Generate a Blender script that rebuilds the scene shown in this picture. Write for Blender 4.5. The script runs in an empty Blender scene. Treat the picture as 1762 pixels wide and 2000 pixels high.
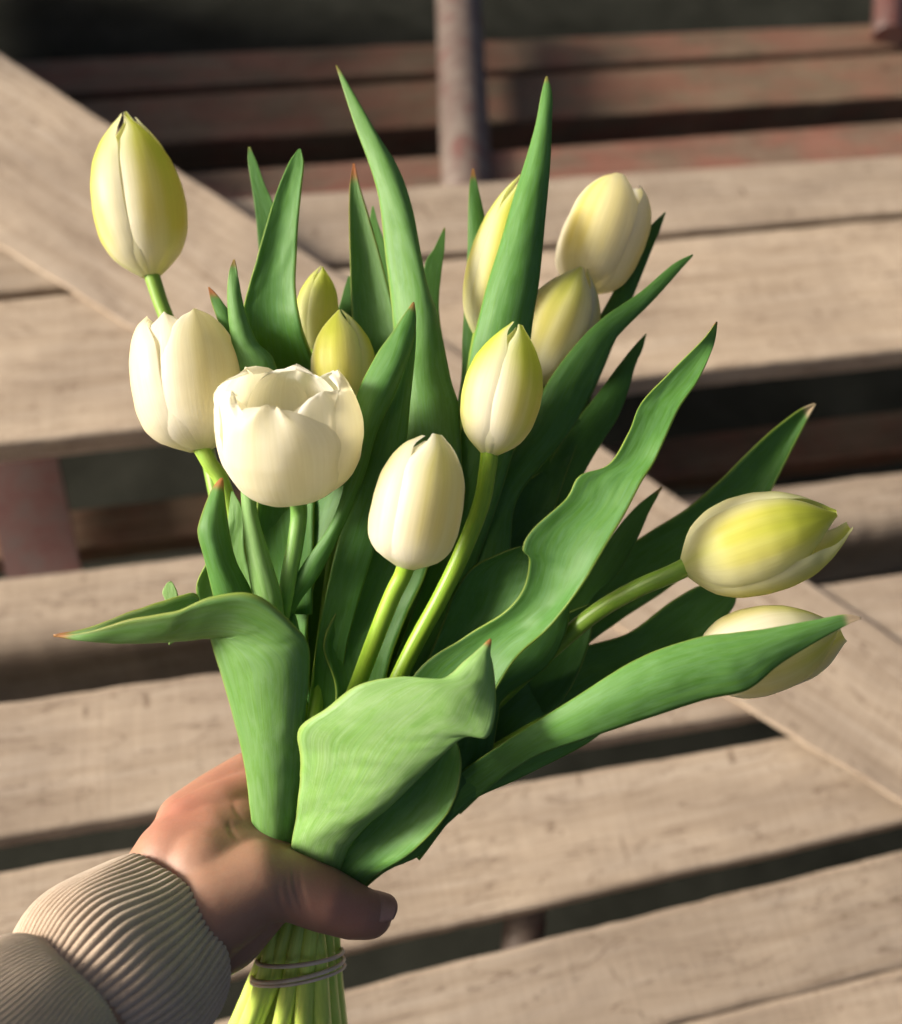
import bpy, bmesh, math, random
from mathutils import Vector, Matrix, noise as mnoise

random.seed(7)
scene = bpy.context.scene
COL = scene.collection

# ------------------------------------------------------------------ camera
F = 1900.0                      # focal length in photo pixels (1762 x 2000)
D0 = 0.88                       # distance from lens to the slats at picture centre
_u = Vector((0.09, 0.50, 0.866)).normalized()      # world up, in camera axes
_d = Vector((0.979, 0.1175, -0.170))
_d = (_d - _u * _d.dot(_u)).normalized()           # slat direction, in camera axes
_y = _u.cross(_d)
WFC = Matrix((_d, _y, _u))                         # camera axes -> world axes
CAM = WFC @ Vector((0, 0, D0))
cam_data = bpy.data.cameras.new("camera")
cam = bpy.data.objects.new("camera", cam_data)
COL.objects.link(cam)
m4 = WFC.to_4x4(); m4.translation = CAM
cam.matrix_world = m4
cam_data.sensor_fit = 'VERTICAL'
cam_data.sensor_height = 36.0
cam_data.sensor_width = 36.0 * 902 / 1024
cam_data.lens = F / 2000.0 * 36.0
cam_data.clip_start = 0.01
cam_data.clip_end = 200
cam_data.dof.use_dof = True
cam_data.dof.focus_distance = 0.386
cam_data.dof.aperture_fstop = 5.3
cam_data.dof.aperture_blades = 0
scene.camera = cam

# ------------------------------------------------------------------ sky and sun
SUN_C = Vector((-0.88, 0.27, 0.35)).normalized()   # towards the sun, camera axes
SUN_W = (WFC @ SUN_C).normalized()
elev = math.asin(SUN_W.z)
azim = math.atan2(SUN_W.x, SUN_W.y)
world = bpy.data.worlds.new("World")
scene.world = world
world.use_nodes = True
wn = world.node_tree
wn.nodes.clear()
sky = wn.nodes.new("ShaderNodeTexSky")
sky.sky_type = 'NISHITA'
sky.sun_disc = False
sky.sun_elevation = elev
sky.sun_rotation = azim
sky.air_density = 0.45
sky.dust_density = 7.0
sky.ozone_density = 0.0
bg = wn.nodes.new("ShaderNodeBackground")
bg.inputs["Strength"].default_value = 0.095
wo = wn.nodes.new("ShaderNodeOutputWorld")
wn.links.new(sky.outputs[0], bg.inputs[0])
wn.links.new(bg.outputs[0], wo.inputs[0])
sun_data = bpy.data.lights.new("sun", 'SUN')
sun_data.energy = 4.8
sun_data.angle = math.radians(17.0)
sun_data.color = (1.0, 0.93, 0.82)
sun = bpy.data.objects.new("sun", sun_data)
COL.objects.link(sun)
sun.rotation_euler = SUN_W.to_track_quat('Z', 'Y').to_euler()

vs = scene.view_settings
vs.view_transform = 'Standard'
vs.look = 'None'
vs.exposure = 0.62
vs.gamma = 1.0
scene.render.engine = 'CYCLES'
scene.cycles.use_denoising = True
scene.cycles.max_bounces = 8
scene.cycles.diffuse_bounces = 4
scene.cycles.transmission_bounces = 6
scene.cycles.sample_clamp_indirect = 6.0


def P(px, py, d):
    """photo pixel at a distance d along the lens axis -> world point"""
    return WFC @ Vector(((px - 881.0) / F * d, -(py - 1000.0) / F * d, -d)) + CAM


def PZ(px, py, z):
    """photo pixel -> world point on the level z"""
    r = WFC @ Vector(((px - 881.0) / F, -(py - 1000.0) / F, -1.0))
    return CAM + r * ((z - CAM.z) / r.z)


# ------------------------------------------------------------------ helpers
def tag(o, label=None, cat=None, group=None, kind=None):
    if label: o["label"] = label
    if cat: o["category"] = cat
    if group: o["group"] = group
    if kind: o["kind"] = kind
    return o


def link(name, me, mat, parent=None):
    o = bpy.data.objects.new(name, me)
    COL.objects.link(o)
    if mat: me.materials.append(mat)
    if parent: o.parent = parent
    return o


def empty(name, loc):
    o = bpy.data.objects.new(name, None)
    o.empty_display_size = 0.01
    COL.objects.link(o)
    o.location = loc
    return o


def adopt(parent, child):
    child.parent = parent
    child.matrix_parent_inverse = Matrix.Translation(parent.location).inverted()


def smooth(me):
    me.polygons.foreach_set("use_smooth", [True] * len(me.polygons))


def lerp(a, b, t): return a + (b - a) * t


def sstep(a, b, x):
    t = max(0.0, min(1.0, (x - a) / (b - a)))
    return t * t * (3 - 2 * t)


def mixc(a, b, t): return tuple(lerp(a[i], b[i], t) for i in range(3))


def catmull(pts, n):
    """centripetal-ish Catmull-Rom through vectors, n steps per span"""
    out = []
    k = len(pts)
    for i in range(k - 1):
        p1, p2 = pts[i], pts[i + 1]
        p0 = pts[i - 1] if i > 0 else p1 + (p1 - p2)
        p3 = pts[i + 2] if i + 2 < k else p2 + (p2 - p1)
        for j in range(n):
            t = j / n
            out.append(0.5 * ((2 * p1) + (p2 - p0) * t + (2 * p0 - 5 * p1 + 4 * p2 - p3) * t * t
                              + (3 * p1 - p0 - 3 * p2 + p3) * t ** 3))
    out.append(pts[-1].copy())
    return out


def grid_mesh(name, rows, cols=None, uvs=None, closed=False):
    """rows: list of equal-length lists of points"""
    nv = len(rows[0])
    verts = [tuple(p) for r in rows for p in r]
    faces = []
    for i in range(len(rows) - 1):
        for j in range(nv if closed else nv - 1):
            a = i * nv + j
            b = i * nv + (j + 1) % nv
            faces.append((a, b, b + nv, a + nv))
    me = bpy.data.meshes.new(name)
    me.from_pydata(verts, [], faces)
    if cols:
        at = me.color_attributes.new("Col", 'FLOAT_COLOR', 'POINT')
        at.data.foreach_set("color", [c for v in cols for c in (v[0], v[1], v[2], 1.0)])
    if uvs:
        uv = me.uv_layers.new(name="UVMap")
        li = [0] * len(me.loops)
        me.loops.foreach_get("vertex_index", li)
        uv.data.foreach_set("uv", [c for i in li for c in uvs[i]])
    smooth(me)
    return me


# ------------------------------------------------------------------ materials
def new_mat(name):
    m = bpy.data.materials.new(name)
    m.use_nodes = True
    nt = m.node_tree
    nt.nodes.clear()
    return m, nt


def N(nt, typ, **kw):
    n = nt.nodes.new(typ)
    for k, v in kw.items(): setattr(n, k, v)
    return n


def ramp(nt, fac, stops):
    r = N(nt, "ShaderNodeValToRGB")
    e = r.color_ramp.elements
    while len(e) < len(stops): e.new(0.5)
    for i, (p, c) in enumerate(stops):
        e[i].position = p
        e[i].color = (*c, 1) if len(c) == 3 else c
    nt.links.new(fac, r.inputs[0])
    return r.outputs[0]


def mixrgb(nt, fac, a, b, mode='MIX'):
    n = N(nt, "ShaderNodeMix", data_type='RGBA', blend_type=mode)
    for sock, val in ((0, fac), (6, a), (7, b)):
        if hasattr(val, "is_output"):
            nt.links.new(val, n.inputs[sock])
        else:
            n.inputs[sock].default_value = val if sock == 0 else (*val, 1)
    return n.outputs[2]


def math_n(nt, op, a, b=None, clamp=False):
    n = N(nt, "ShaderNodeMath", operation=op, use_clamp=clamp)
    for i, v in enumerate((a, b)):
        if v is None: continue
        if hasattr(v, "is_output"): nt.links.new(v, n.inputs[i])
        else: n.inputs[i].default_value = v
    return n.outputs[0]


def mapping(nt, src, scale, loc=(0, 0, 0)):
    mp = N(nt, "ShaderNodeMapping")
    mp.inputs["Scale"].default_value = scale
    mp.inputs["Location"].default_value = loc
    nt.links.new(src, mp.inputs[0])
    return mp.outputs[0]


def noise_n(nt, vec, scale, detail=4, rough=0.55, dist=0.0):
    n = N(nt, "ShaderNodeTexNoise")
    n.inputs["Scale"].default_value = scale
    n.inputs["Detail"].default_value = detail
    n.inputs["Roughness"].default_value = rough
    n.inputs["Distortion"].default_value = dist
    nt.links.new(vec, n.inputs["Vector"])
    return n.outputs[0]


def bump_n(nt, h, strength, dist, prev=None):
    b = N(nt, "ShaderNodeBump")
    b.inputs["Strength"].default_value = strength
    b.inputs["Distance"].default_value = dist
    nt.links.new(h, b.inputs["Height"])
    if prev: nt.links.new(prev, b.inputs["Normal"])
    return b.outputs[0]


def finish(nt, shader):
    o = N(nt, "ShaderNodeOutputMaterial")
    nt.links.new(shader, o.inputs[0])


def thin_shader(nt, color, tcolor, amount, rough, normal=None, spec=0.4, coat=0.0):
    p = N(nt, "ShaderNodeBsdfPrincipled")
    nt.links.new(color, p.inputs["Base Color"])
    p.inputs["Roughness"].default_value = rough
    p.inputs["Specular IOR Level"].default_value = spec
    p.inputs["Coat Weight"].default_value = coat
    t = N(nt, "ShaderNodeBsdfTranslucent")
    nt.links.new(tcolor, t.inputs[0])
    if normal:
        nt.links.new(normal, p.inputs["Normal"])
        nt.links.new(normal, t.inputs["Normal"])
    mx = N(nt, "ShaderNodeMixShader")
    mx.inputs[0].default_value = amount
    nt.links.new(p.outputs[0], mx.inputs[1])
    nt.links.new(t.outputs[0], mx.inputs[2])
    return mx.outputs[0]


def leaf_material():
    m, nt = new_mat("tulip_leaf")
    uv = N(nt, "ShaderNodeUVMap").outputs[0]
    att = N(nt, "ShaderNodeAttribute", attribute_name="Col")
    sep = N(nt, "ShaderNodeSeparateColor")
    nt.links.new(att.outputs[0], sep.inputs[0])
    red, tone, dry = sep.outputs[0], sep.outputs[1], sep.outputs[2]
    suv = N(nt, "ShaderNodeSeparateXYZ"); nt.links.new(uv, suv.inputs[0])
    vv = suv.outputs[0]
    obj = N(nt, "ShaderNodeTexCoord").outputs["Object"]
    veins = noise_n(nt, mapping(nt, uv, (60, 1.1, 1)), 1.0, 5, 0.68)
    fine = noise_n(nt, mapping(nt, uv, (150, 2.2, 1)), 1.0, 3, 0.6)
    bloom = noise_n(nt, mapping(nt, uv, (7, 4, 1)), 1.6, 7, 0.70, 0.8)
    speck = noise_n(nt, mapping(nt, uv, (60, 40, 1)), 1.0, 5, 0.75)
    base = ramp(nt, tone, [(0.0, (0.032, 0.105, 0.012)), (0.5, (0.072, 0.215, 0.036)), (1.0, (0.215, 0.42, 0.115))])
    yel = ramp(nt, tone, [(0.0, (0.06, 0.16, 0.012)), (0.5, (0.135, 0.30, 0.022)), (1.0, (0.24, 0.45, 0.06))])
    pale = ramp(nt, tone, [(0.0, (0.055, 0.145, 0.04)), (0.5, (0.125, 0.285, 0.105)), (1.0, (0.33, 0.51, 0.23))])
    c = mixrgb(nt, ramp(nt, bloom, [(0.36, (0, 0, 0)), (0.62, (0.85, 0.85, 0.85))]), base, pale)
    c = mixrgb(nt, ramp(nt, speck, [(0.55, (0, 0, 0)), (0.75, (0.55, 0.55, 0.55))]), c, yel)
    c = mixrgb(nt, ramp(nt, veins, [(0.42, (0, 0, 0)), (0.68, (0.45, 0.45, 0.45))]), c, yel)
    c = mixrgb(nt, 0.42, c, ramp(nt, fine, [(0.3, (0.6, 0.62, 0.5)), (0.7, (1.28, 1.25, 1.3))]), 'MULTIPLY')
    # pale translucent margin
    ev = math_n(nt, 'ABSOLUTE', math_n(nt, 'SUBTRACT', vv, 0.5))
    marg = ramp(nt, ev, [(0.478, (0, 0, 0)), (0.499, (0.6, 0.6, 0.6))])
    c = mixrgb(nt, marg, c, (0.32, 0.38, 0.06))
    c = mixrgb(nt, red, c, (0.40, 0.13, 0.05))
    c = mixrgb(nt, dry, c, (0.62, 0.46, 0.30))
    tc = mixrgb(nt, 0.75, c, (0.33, 0.55, 0.03))
    bm = bump_n(nt, veins, 0.22, 0.0006)
    bm = bump_n(nt, fine, 0.15, 0.0003, bm)
    finish(nt, thin_shader(nt, c, tc, 0.30, 0.50, bm, 0.28, 0.0))
    return m


def petal_material():
    m, nt = new_mat("tulip_petal")
    uv = N(nt, "ShaderNodeUVMap").outputs[0]
    att = N(nt, "ShaderNodeAttribute", attribute_name="Col").outputs[0]
    v1 = noise_n(nt, mapping(nt, uv, (34, 1.4, 1)), 1.0, 4, 0.6, 0.3)
    v2 = noise_n(nt, mapping(nt, uv, (90, 3.0, 1)), 1.0, 3, 0.6, 0.2)
    c = mixrgb(nt, 0.42, att, ramp(nt, v1, [(0.3, (0.90, 0.88, 0.78)), (0.65, (1.03, 1.03, 1.03))]), 'MULTIPLY')
    c = mixrgb(nt, 0.35, c, ramp(nt, v2, [(0.3, (0.90, 0.89, 0.84)), (0.65, (1.03, 1.03, 1.03))]), 'MULTIPLY')
    tc = mixrgb(nt, 0.30, c, (0.97, 0.90, 0.56))
    bm = bump_n(nt, v1, 0.16, 0.0007)
    bm = bump_n(nt, v2, 0.1, 0.0003, bm)
    finish(nt, thin_shader(nt, c, tc, 0.55, 0.46, bm, 0.35, 0.0))
    return m


def stem_material():
    m, nt = new_mat("tulip_stem")
    uv = N(nt, "ShaderNodeUVMap").outputs[0]
    att = N(nt, "ShaderNodeAttribute", attribute_name="Col").outputs[0]
    n1 = noise_n(nt, mapping(nt, uv, (14, 4, 1)), 1.0, 4, 0.65)
    n2 = noise_n(nt, mapping(nt, uv, (40, 2, 1)), 1.0, 3, 0.6)
    c = mixrgb(nt, 0.7, att, ramp(nt, n1, [(0.3, (0.66, 0.78, 0.55)), (0.7, (1.2, 1.15, 1.2))]), 'MULTIPLY')
    p = N(nt, "ShaderNodeBsdfPrincipled")
    nt.links.new(c, p.inputs["Base Color"])
    p.inputs["Roughness"].default_value = 0.40
    p.inputs["Specular IOR Level"].default_value = 0.4
    p.inputs["Subsurface Weight"].default_value = 0.35
    p.inputs["Subsurface Radius"].default_value = (0.5, 0.8, 0.15)
    p.inputs["Subsurface Scale"].default_value = 0.004
    nt.links.new(bump_n(nt, n2, 0.2, 0.0004), p.inputs["Normal"])
    finish(nt, p.outputs[0])
    return m


def wood_material(name, tint=(1, 1, 1), seed=0.0, redness=0.0):
    """sawn weathered timber: object X runs along the board"""
    m, nt = new_mat(name)
    tc = N(nt, "ShaderNodeTexCoord").outputs["Object"]
    inf = N(nt, "ShaderNodeObjectInfo").outputs["Random"]
    add = N(nt, "ShaderNodeVectorMath", operation='ADD')
    nt.links.new(tc, add.inputs[0])
    cmb = N(nt, "ShaderNodeCombineXYZ")
    nt.links.new(math_n(nt, 'MULTIPLY', inf, 37.0), cmb.inputs[0])
    nt.links.new(math_n(nt, 'MULTIPLY', inf, 11.0), cmb.inputs[1])
    nt.links.new(cmb.outputs[0], add.inputs[1])
    v = add.outputs[0]
    grain = noise_n(nt, mapping(nt, v, (5, 90, 60)), 1.0, 6, 0.62, 0.5)
    saw = noise_n(nt, mapping(nt, v, (260, 16, 16)), 1.0, 4, 0.6, 0.4)      # saw marks across the board
    fuzz = noise_n(nt, mapping(nt, v, (700, 700, 700)), 1.0, 4, 0.7)
    blot = noise_n(nt, mapping(nt, v, (7, 13, 13)), 1.0, 5, 0.6, 0.6)
    crack = noise_n(nt, mapping(nt, v, (7, 55, 40)), 1.0, 5, 0.55, 1.2)
    c = ramp(nt, grain, [(0.25, (0.32, 0.25, 0.180)), (0.5, (0.42, 0.342, 0.258)), (0.8, (0.49, 0.415, 0.330))])
    c = mixrgb(nt, 0.32, c, ramp(nt, saw, [(0.3, (0.68, 0.66, 0.64)), (0.7, (1.2, 1.2, 1.2))]), 'MULTIPLY')
    c = mixrgb(nt, 0.75, c, ramp(nt, blot, [(0.3, (0.70, 0.68, 0.68)), (0.7, (1.16, 1.15, 1.14))]), 'MULTIPLY')
    c = mixrgb(nt, 0.25, c, ramp(nt, fuzz, [(0.3, (0.6, 0.6, 0.6)), (0.7, (1.3, 1.3, 1.3))]), 'MULTIPLY')
    c = mixrgb(nt, ramp(nt, crack, [(0.488, (0, 0, 0)), (0.5, (0.8, 0.8, 0.8)), (0.512, (0, 0, 0))]), c, (0.13, 0.085, 0.055))
    gouge = noise_n(nt, mapping(nt, v, (55, 18, 20)), 1.0, 3, 0.5, 0.3)
    c = mixrgb(nt, ramp(nt, gouge, [(0.70, (0, 0, 0)), (0.76, (0.75, 0.75, 0.75))]), c, (0.12, 0.075, 0.045))
    rnd = ramp(nt, inf, [(0.0, (0.80, 0.80, 0.80)), (0.5, (0.96, 0.95, 0.95)), (1.0, (1.06, 1.04, 1.01))])
    c = mixrgb(nt, 1.0, c, rnd, 'MULTIPLY')
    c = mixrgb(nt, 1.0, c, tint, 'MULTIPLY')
    if redness > 0:
        rn = noise_n(nt, mapping(nt, v, (9, 20, 20)), 1.0, 4, 0.6)
        c = mixrgb(nt, ramp(nt, rn, [(0.42, (0, 0, 0)), (0.6, (redness,) * 3)]), c, (0.30, 0.07, 0.05))
    p = N(nt, "ShaderNodeBsdfPrincipled")
    nt.links.new(c, p.inputs["Base Color"])
    p.inputs["Roughness"].default_value = 0.82
    p.inputs["Specular IOR Level"].default_value = 0.25
    b = bump_n(nt, saw, 0.3, 0.0010)
    b = bump_n(nt, grain, 0.3, 0.0012, b)
    b = bump_n(nt, fuzz, 0.35, 0.0008, b)
    nt.links.new(b, p.inputs["Normal"])
    finish(nt, p.outputs[0])
    return m


def metal_material(name, cols):
    m, nt = new_mat(name)
    tc = N(nt, "ShaderNodeTexCoord").outputs["Object"]
    n1 = noise_n(nt, mapping(nt, tc, (35, 35, 12)), 1.0, 5, 0.65, 0.5)
    n2 = noise_n(nt, mapping(nt, tc, (160, 160, 160)), 1.0, 4, 0.6)
    c = ramp(nt, n1, list(zip((0.34, 0.46, 0.62), cols)))
    c = mixrgb(nt, 0.5, c, ramp(nt, n2, [(0.3, (0.65, 0.62, 0.6)), (0.7, (1.2, 1.2, 1.2))]), 'MULTIPLY')
    p = N(nt, "ShaderNodeBsdfPrincipled")
    nt.links.new(c, p.inputs["Base Color"])
    p.inputs["Roughness"].default_value = 0.6
    nt.links.new(bump_n(nt, n2, 0.3, 0.001), p.inputs["Normal"])
    finish(nt, p.outputs[0])
    return m


def ground_material():
    m, nt = new_mat("dark_ground")
    tc = N(nt, "ShaderNodeTexCoord").outputs["Object"]
    n1 = noise_n(nt, tc, 9.0, 6, 0.6)
    n2 = noise_n(nt, tc, 160.0, 4, 0.7)
    c = ramp(nt, n1, [(0.3, (0.014, 0.0145, 0.011)), (0.7, (0.032, 0.033, 0.026))])
    c = mixrgb(nt, 0.6, c, ramp(nt, n2, [(0.3, (0.5, 0.5, 0.5)), (0.7, (1.35, 1.35, 1.35))]), 'MULTIPLY')
    p = N(nt, "ShaderNodeBsdfPrincipled")
    nt.links.new(c, p.inputs["Base Color"])
    p.inputs["Roughness"].default_value = 0.95
    p.inputs["Specular IOR Level"].default_value = 0.05
    nt.links.new(bump_n(nt, n2, 0.5, 0.004), p.inputs["Normal"])
    finish(nt, p.outputs[0])
    return m


def skin_material():
    m, nt = new_mat("skin")
    tc = N(nt, "ShaderNodeTexCoord").outputs["Object"]
    att = N(nt, "ShaderNodeAttribute", attribute_name="Col").outputs[0]
    n1 = noise_n(nt, tc, 70.0, 5, 0.6)
    n2 = noise_n(nt, tc, 900.0, 3, 0.6)
    vo = N(nt, "ShaderNodeTexVoronoi", feature='DISTANCE_TO_EDGE')
    vo.inputs["Scale"].default_value = 850
    nt.links.new(mapping(nt, tc, (1, 1, 1)), vo.inputs["Vector"])
    c = mixrgb(nt, 0.5, att, ramp(nt, n1, [(0.3, (0.86, 0.78, 0.74)), (0.7, (1.08, 1.05, 1.04))]), 'MULTIPLY')
    c = mixrgb(nt, 0.2, c, ramp(nt, n2, [(0.3, (0.8, 0.75, 0.7)), (0.7, (1.1, 1.1, 1.1))]), 'MULTIPLY')
    p = N(nt, "ShaderNodeBsdfPrincipled")
    nt.links.new(c, p.inputs["Base Color"])
    p.inputs["Roughness"].default_value = 0.52
    p.inputs["Specular IOR Level"].default_value = 0.35
    p.inputs["Subsurface Weight"].default_value = 0.45
    p.inputs["Subsurface Radius"].default_value = (1.0, 0.35, 0.2)
    p.inputs["Subsurface Scale"].default_value = 0.004
    b = bump_n(nt, vo.outputs["Distance"], 0.12, 0.0004)
    b = bump_n(nt, n1, 0.15, 0.001, b)
    nt.links.new(b, p.inputs["Normal"])
    finish(nt, p.outputs[0])
    return m


def knit_material(name, freq_v, freq_u):
    m, nt = new_mat(name)
    uv = N(nt, "ShaderNodeUVMap").outputs[0]
    n1 = noise_n(nt, mapping(nt, uv, (90, 90, 1)), 1.0, 4, 0.65)
    n2 = noise_n(nt, mapping(nt, uv, (9, 9, 1)), 1.0, 3, 0.6)
    wv = N(nt, "ShaderNodeTexWave", wave_type='BANDS', bands_direction='Y')
    wv.inputs["Scale"].default_value = freq_v
    wv.inputs["Distortion"].default_value = 1.5
    nt.links.new(uv, wv.inputs["Vector"])
    c = ramp(nt, n2, [(0.3, (0.47, 0.36, 0.265)), (0.7, (0.54, 0.42, 0.315))])
    c = mixrgb(nt, 0.5, c, ramp(nt, n1, [(0.3, (0.72, 0.70, 0.68)), (0.7, (1.15, 1.15, 1.15))]), 'MULTIPLY')
    c = mixrgb(nt, 0.2, c, ramp(nt, wv.outputs["Fac"], [(0.0, (0.7, 0.68, 0.66)), (0.6, (1.1, 1.1, 1.1))]), 'MULTIPLY')
    p = N(nt, "ShaderNodeBsdfPrincipled")
    nt.links.new(c, p.inputs["Base Color"])
    p.inputs["Roughness"].default_value = 0.9
    p.inputs["Specular IOR Level"].default_value = 0.15
    p.inputs["Sheen Weight"].default_value = 0.35
    p.inputs["Sheen Roughness"].default_value = 0.5
    b = bump_n(nt, wv.outputs["Fac"], 0.35, 0.0004)
    b = bump_n(nt, n1, 0.4, 0.0006, b)
    nt.links.new(b, p.inputs["Normal"])
    finish(nt, p.outputs[0])
    return m


def rubber_material():
    m, nt = new_mat("tan_rubber")
    tc = N(nt, "ShaderNodeTexCoord").outputs["Object"]
    n1 = noise_n(nt, tc, 250.0, 4, 0.6)
    p = N(nt, "ShaderNodeBsdfPrincipled")
    nt.links.new(ramp(nt, n1, [(0.3, (0.62, 0.50, 0.36)), (0.7, (0.74, 0.62, 0.48))]), p.inputs["Base Color"])
    p.inputs["Roughness"].default_value = 0.55
    p.inputs["Subsurface Weight"].default_value = 0.2
    p.inputs["Subsurface Scale"].default_value = 0.002
    finish(nt, p.outputs[0])
    return m


def plain(name, col, rough=0.6):
    m, nt = new_mat(name)
    tc = N(nt, "ShaderNodeTexCoord").outputs["Object"]
    n1 = noise_n(nt, tc, 300.0, 4, 0.6)
    p = N(nt, "ShaderNodeBsdfPrincipled")
    nt.links.new(ramp(nt, n1, [(0.3, tuple(c * 0.85 for c in col)), (0.7, tuple(min(1, c * 1.1) for c in col))]), p.inputs["Base Color"])
    p.inputs["Roughness"].default_value = rough
    finish(nt, p.outputs[0])
    return m


M_LEAF = leaf_material()
M_PETAL = petal_material()
M_STEM = stem_material()
M_WOOD = wood_material("weathered_wood")
M_WOOD_RED = wood_material("weathered_wood_red", (0.56, 0.48, 0.45), redness=0.35)
M_WOOD_DARK = wood_material("shaded_dark_wood", (0.40, 0.36, 0.32), redness=0.25)  # naturally darker boards, tinted further to carry deep shade
M_METAL = metal_material("worn_steel", ((0.13, 0.050, 0.040), (0.125, 0.090, 0.074), (0.17, 0.135, 0.112)))
M_METAL_RED = metal_material("worn_red_steel", ((0.075, 0.020, 0.016), (0.082, 0.032, 0.026), (0.075, 0.044, 0.038)))
M_GROUND = ground_material()
M_SKIN = skin_material()
M_CUFF = knit_material("rib_knit", 60, 1)
M_SLEEVE = knit_material("fine_knit", 90, 1)
M_BAND = rubber_material()
M_ANTHER = plain("pollen", (0.35, 0.27, 0.06), 0.8)
M_NAIL = plain("nail", (0.34, 0.19, 0.14), 0.45)

# ------------------------------------------------------------------ setting
me = bpy.data.meshes.new("ground")
me.from_pydata([(-60, -60, -0.55), (60, -60, -0.55), (60, 60, -0.55), (-60, 60, -0.55)], [], [(0, 1, 2, 3)])
tag(link("ground", me, M_GROUND), kind="structure")

BENCH = empty("slatted_bench", (0, 0, -0.55))
tag(BENCH, "weathered wooden slatted bench with a diagonal board and worn red steel tubes", "bench")


def board(name, tl, tr, br, bl, z, thick, mat, parent=BENCH, x0=-0.5, x1=2262, bev=0.004, seed=0, segs=2, rag=0.0012):
    """board whose top face has the given photo-pixel corners on level z; long edges are extended past the frame"""
    a, b, c, d = PZ(*tl, z), PZ(*tr, z), PZ(*br, z), PZ(*bl, z)
    ax = ((b - a) + (c - d)).normalized()
    ay = Vector((0, 0, 1)).cross(ax)
    o = (a + b + c + d) / 4
    loc = [((p - o).dot(ax), (p - o).dot(ay)) for p in (a, b, c, d)]
    rng = random.Random(seed)
    n = 90
    bm = bmesh.new()
    top, bot = [], []
    # profile across the board with rounded arrises
    prof = []
    for k in range(segs + 1):
        t = k / segs * math.pi / 2
        prof.append(("far", -bev * (1 - math.sin(t)) , -bev * (1 - math.cos(t))))
    rows = []
    for i in range(n + 1):
        t = i / n
        xf = lerp(loc[0][0], loc[1][0], t); yf = lerp(loc[0][1], loc[1][1], t)
        xn = lerp(loc[3][0], loc[2][0], t); yn = lerp(loc[3][1], loc[2][1], t)
        wob = lambda s: rag * (mnoise.noise(Vector((xf * 26 + seed * 3.1, s * 7.7, seed))) + 0.6 * mnoise.noise(Vector((xf * 95, s * 3.3, seed + 5))))
        yf += wob(1); yn += wob(2)
        r = [(xf, yf, -thick)]
        for k in range(segs + 1):
            s = k / segs * math.pi / 2
            r.append((xf, yf - bev * (1 - math.cos(s)), -bev * (1 - math.sin(s))))
        for k in range(segs, -1, -1):
            s = k / segs * math.pi / 2
            r.append((xn, yn + bev * (1 - math.cos(s)), -bev * (1 - math.sin(s))))
        r.append((xn, yn, -thick))
        rows.append([bm.verts.new(p) for p in r])
    for i in range(n):
        k = len(rows[0])
        for j in range(k):
            bm.faces.new((rows[i][j], rows[i][(j + 1) % k], rows[i + 1][(j + 1) % k], rows[i + 1][j]))
    bm.faces.new(rows[0][::-1]); bm.faces.new(rows[-1])
    bmesh.ops.recalc_face_normals(bm, faces=bm.faces)
    me = bpy.data.meshes.new(name)
    bm.to_mesh(me); bm.free()
    ob = link(name, me, mat)
    ob.matrix_world = Matrix.Translation(o) @ Matrix((ax, ay, Vector((0, 0, 1)))).transposed().to_4x4()
    if parent:
        ob.parent = parent
        ob.matrix_parent_inverse = Matrix.Translation(parent.location).inverted()
    return ob


def line_board(name, top0, top1, bot0, bot1, z, thick, mat, seed, xl=-500, xr=2300, **kw):
    """edges given as y at x=0 and at x=1762"""
    def at(y0, y1, x): return (x, y0 + (y1 - y0) * x / 1762.0)
    return board(name, at(top0, top1, xl), at(top0, top1, xr), at(bot0, bot1, xr), at(bot0, bot1, xl), z, thick, mat, seed=seed, **kw)


line_board("slat", 585, 425, 868, 684, 0.0, 0.028, M_WOOD, 1)                # wide upper board
line_board("slat", 415, 302, 573, 415, -0.026, 0.028, M_WOOD, 2)             # board behind it, a little lower
line_board("slat", 1372, 1118, 1640, 1345, 0.0, 0.026, M_WOOD, 3)
line_board("slat", 1702, 1400, 2012, 1608, -0.012, 0.026, M_WOOD, 4)
line_board("slat", 2100, 1662, 2330, 1890, -0.012, 0.03, M_WOOD, 5, rag=0.0012)
line_board("slat", 2331, 1891, 2600, 2100, -0.0125, 0.03, M_WOOD, 6, rag=0.0004)
# rounded beam in the wide gap
line_board("rail", 1112, 905, 1285, 1035, -0.06, 0.11, M_WOOD, 7, bev=0.028, segs=6)
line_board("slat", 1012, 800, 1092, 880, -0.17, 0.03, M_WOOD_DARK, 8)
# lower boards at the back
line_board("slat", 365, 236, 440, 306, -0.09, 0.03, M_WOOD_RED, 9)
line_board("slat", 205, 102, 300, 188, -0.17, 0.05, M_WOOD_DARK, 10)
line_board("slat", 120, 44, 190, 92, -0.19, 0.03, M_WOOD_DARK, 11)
# diagonal board across the slats
sl = 1150 / 1762.0
board("diagonal_brace", (-420, 100 - 420 * 0.645), (2200, 100 + 2200 * 0.655), (2200, 478 + 2200 * 0.618), (-420, 478 - 420 * 0.615),
      0.0052, 0.0049, M_WOOD, seed=12, bev=0.002)
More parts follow.
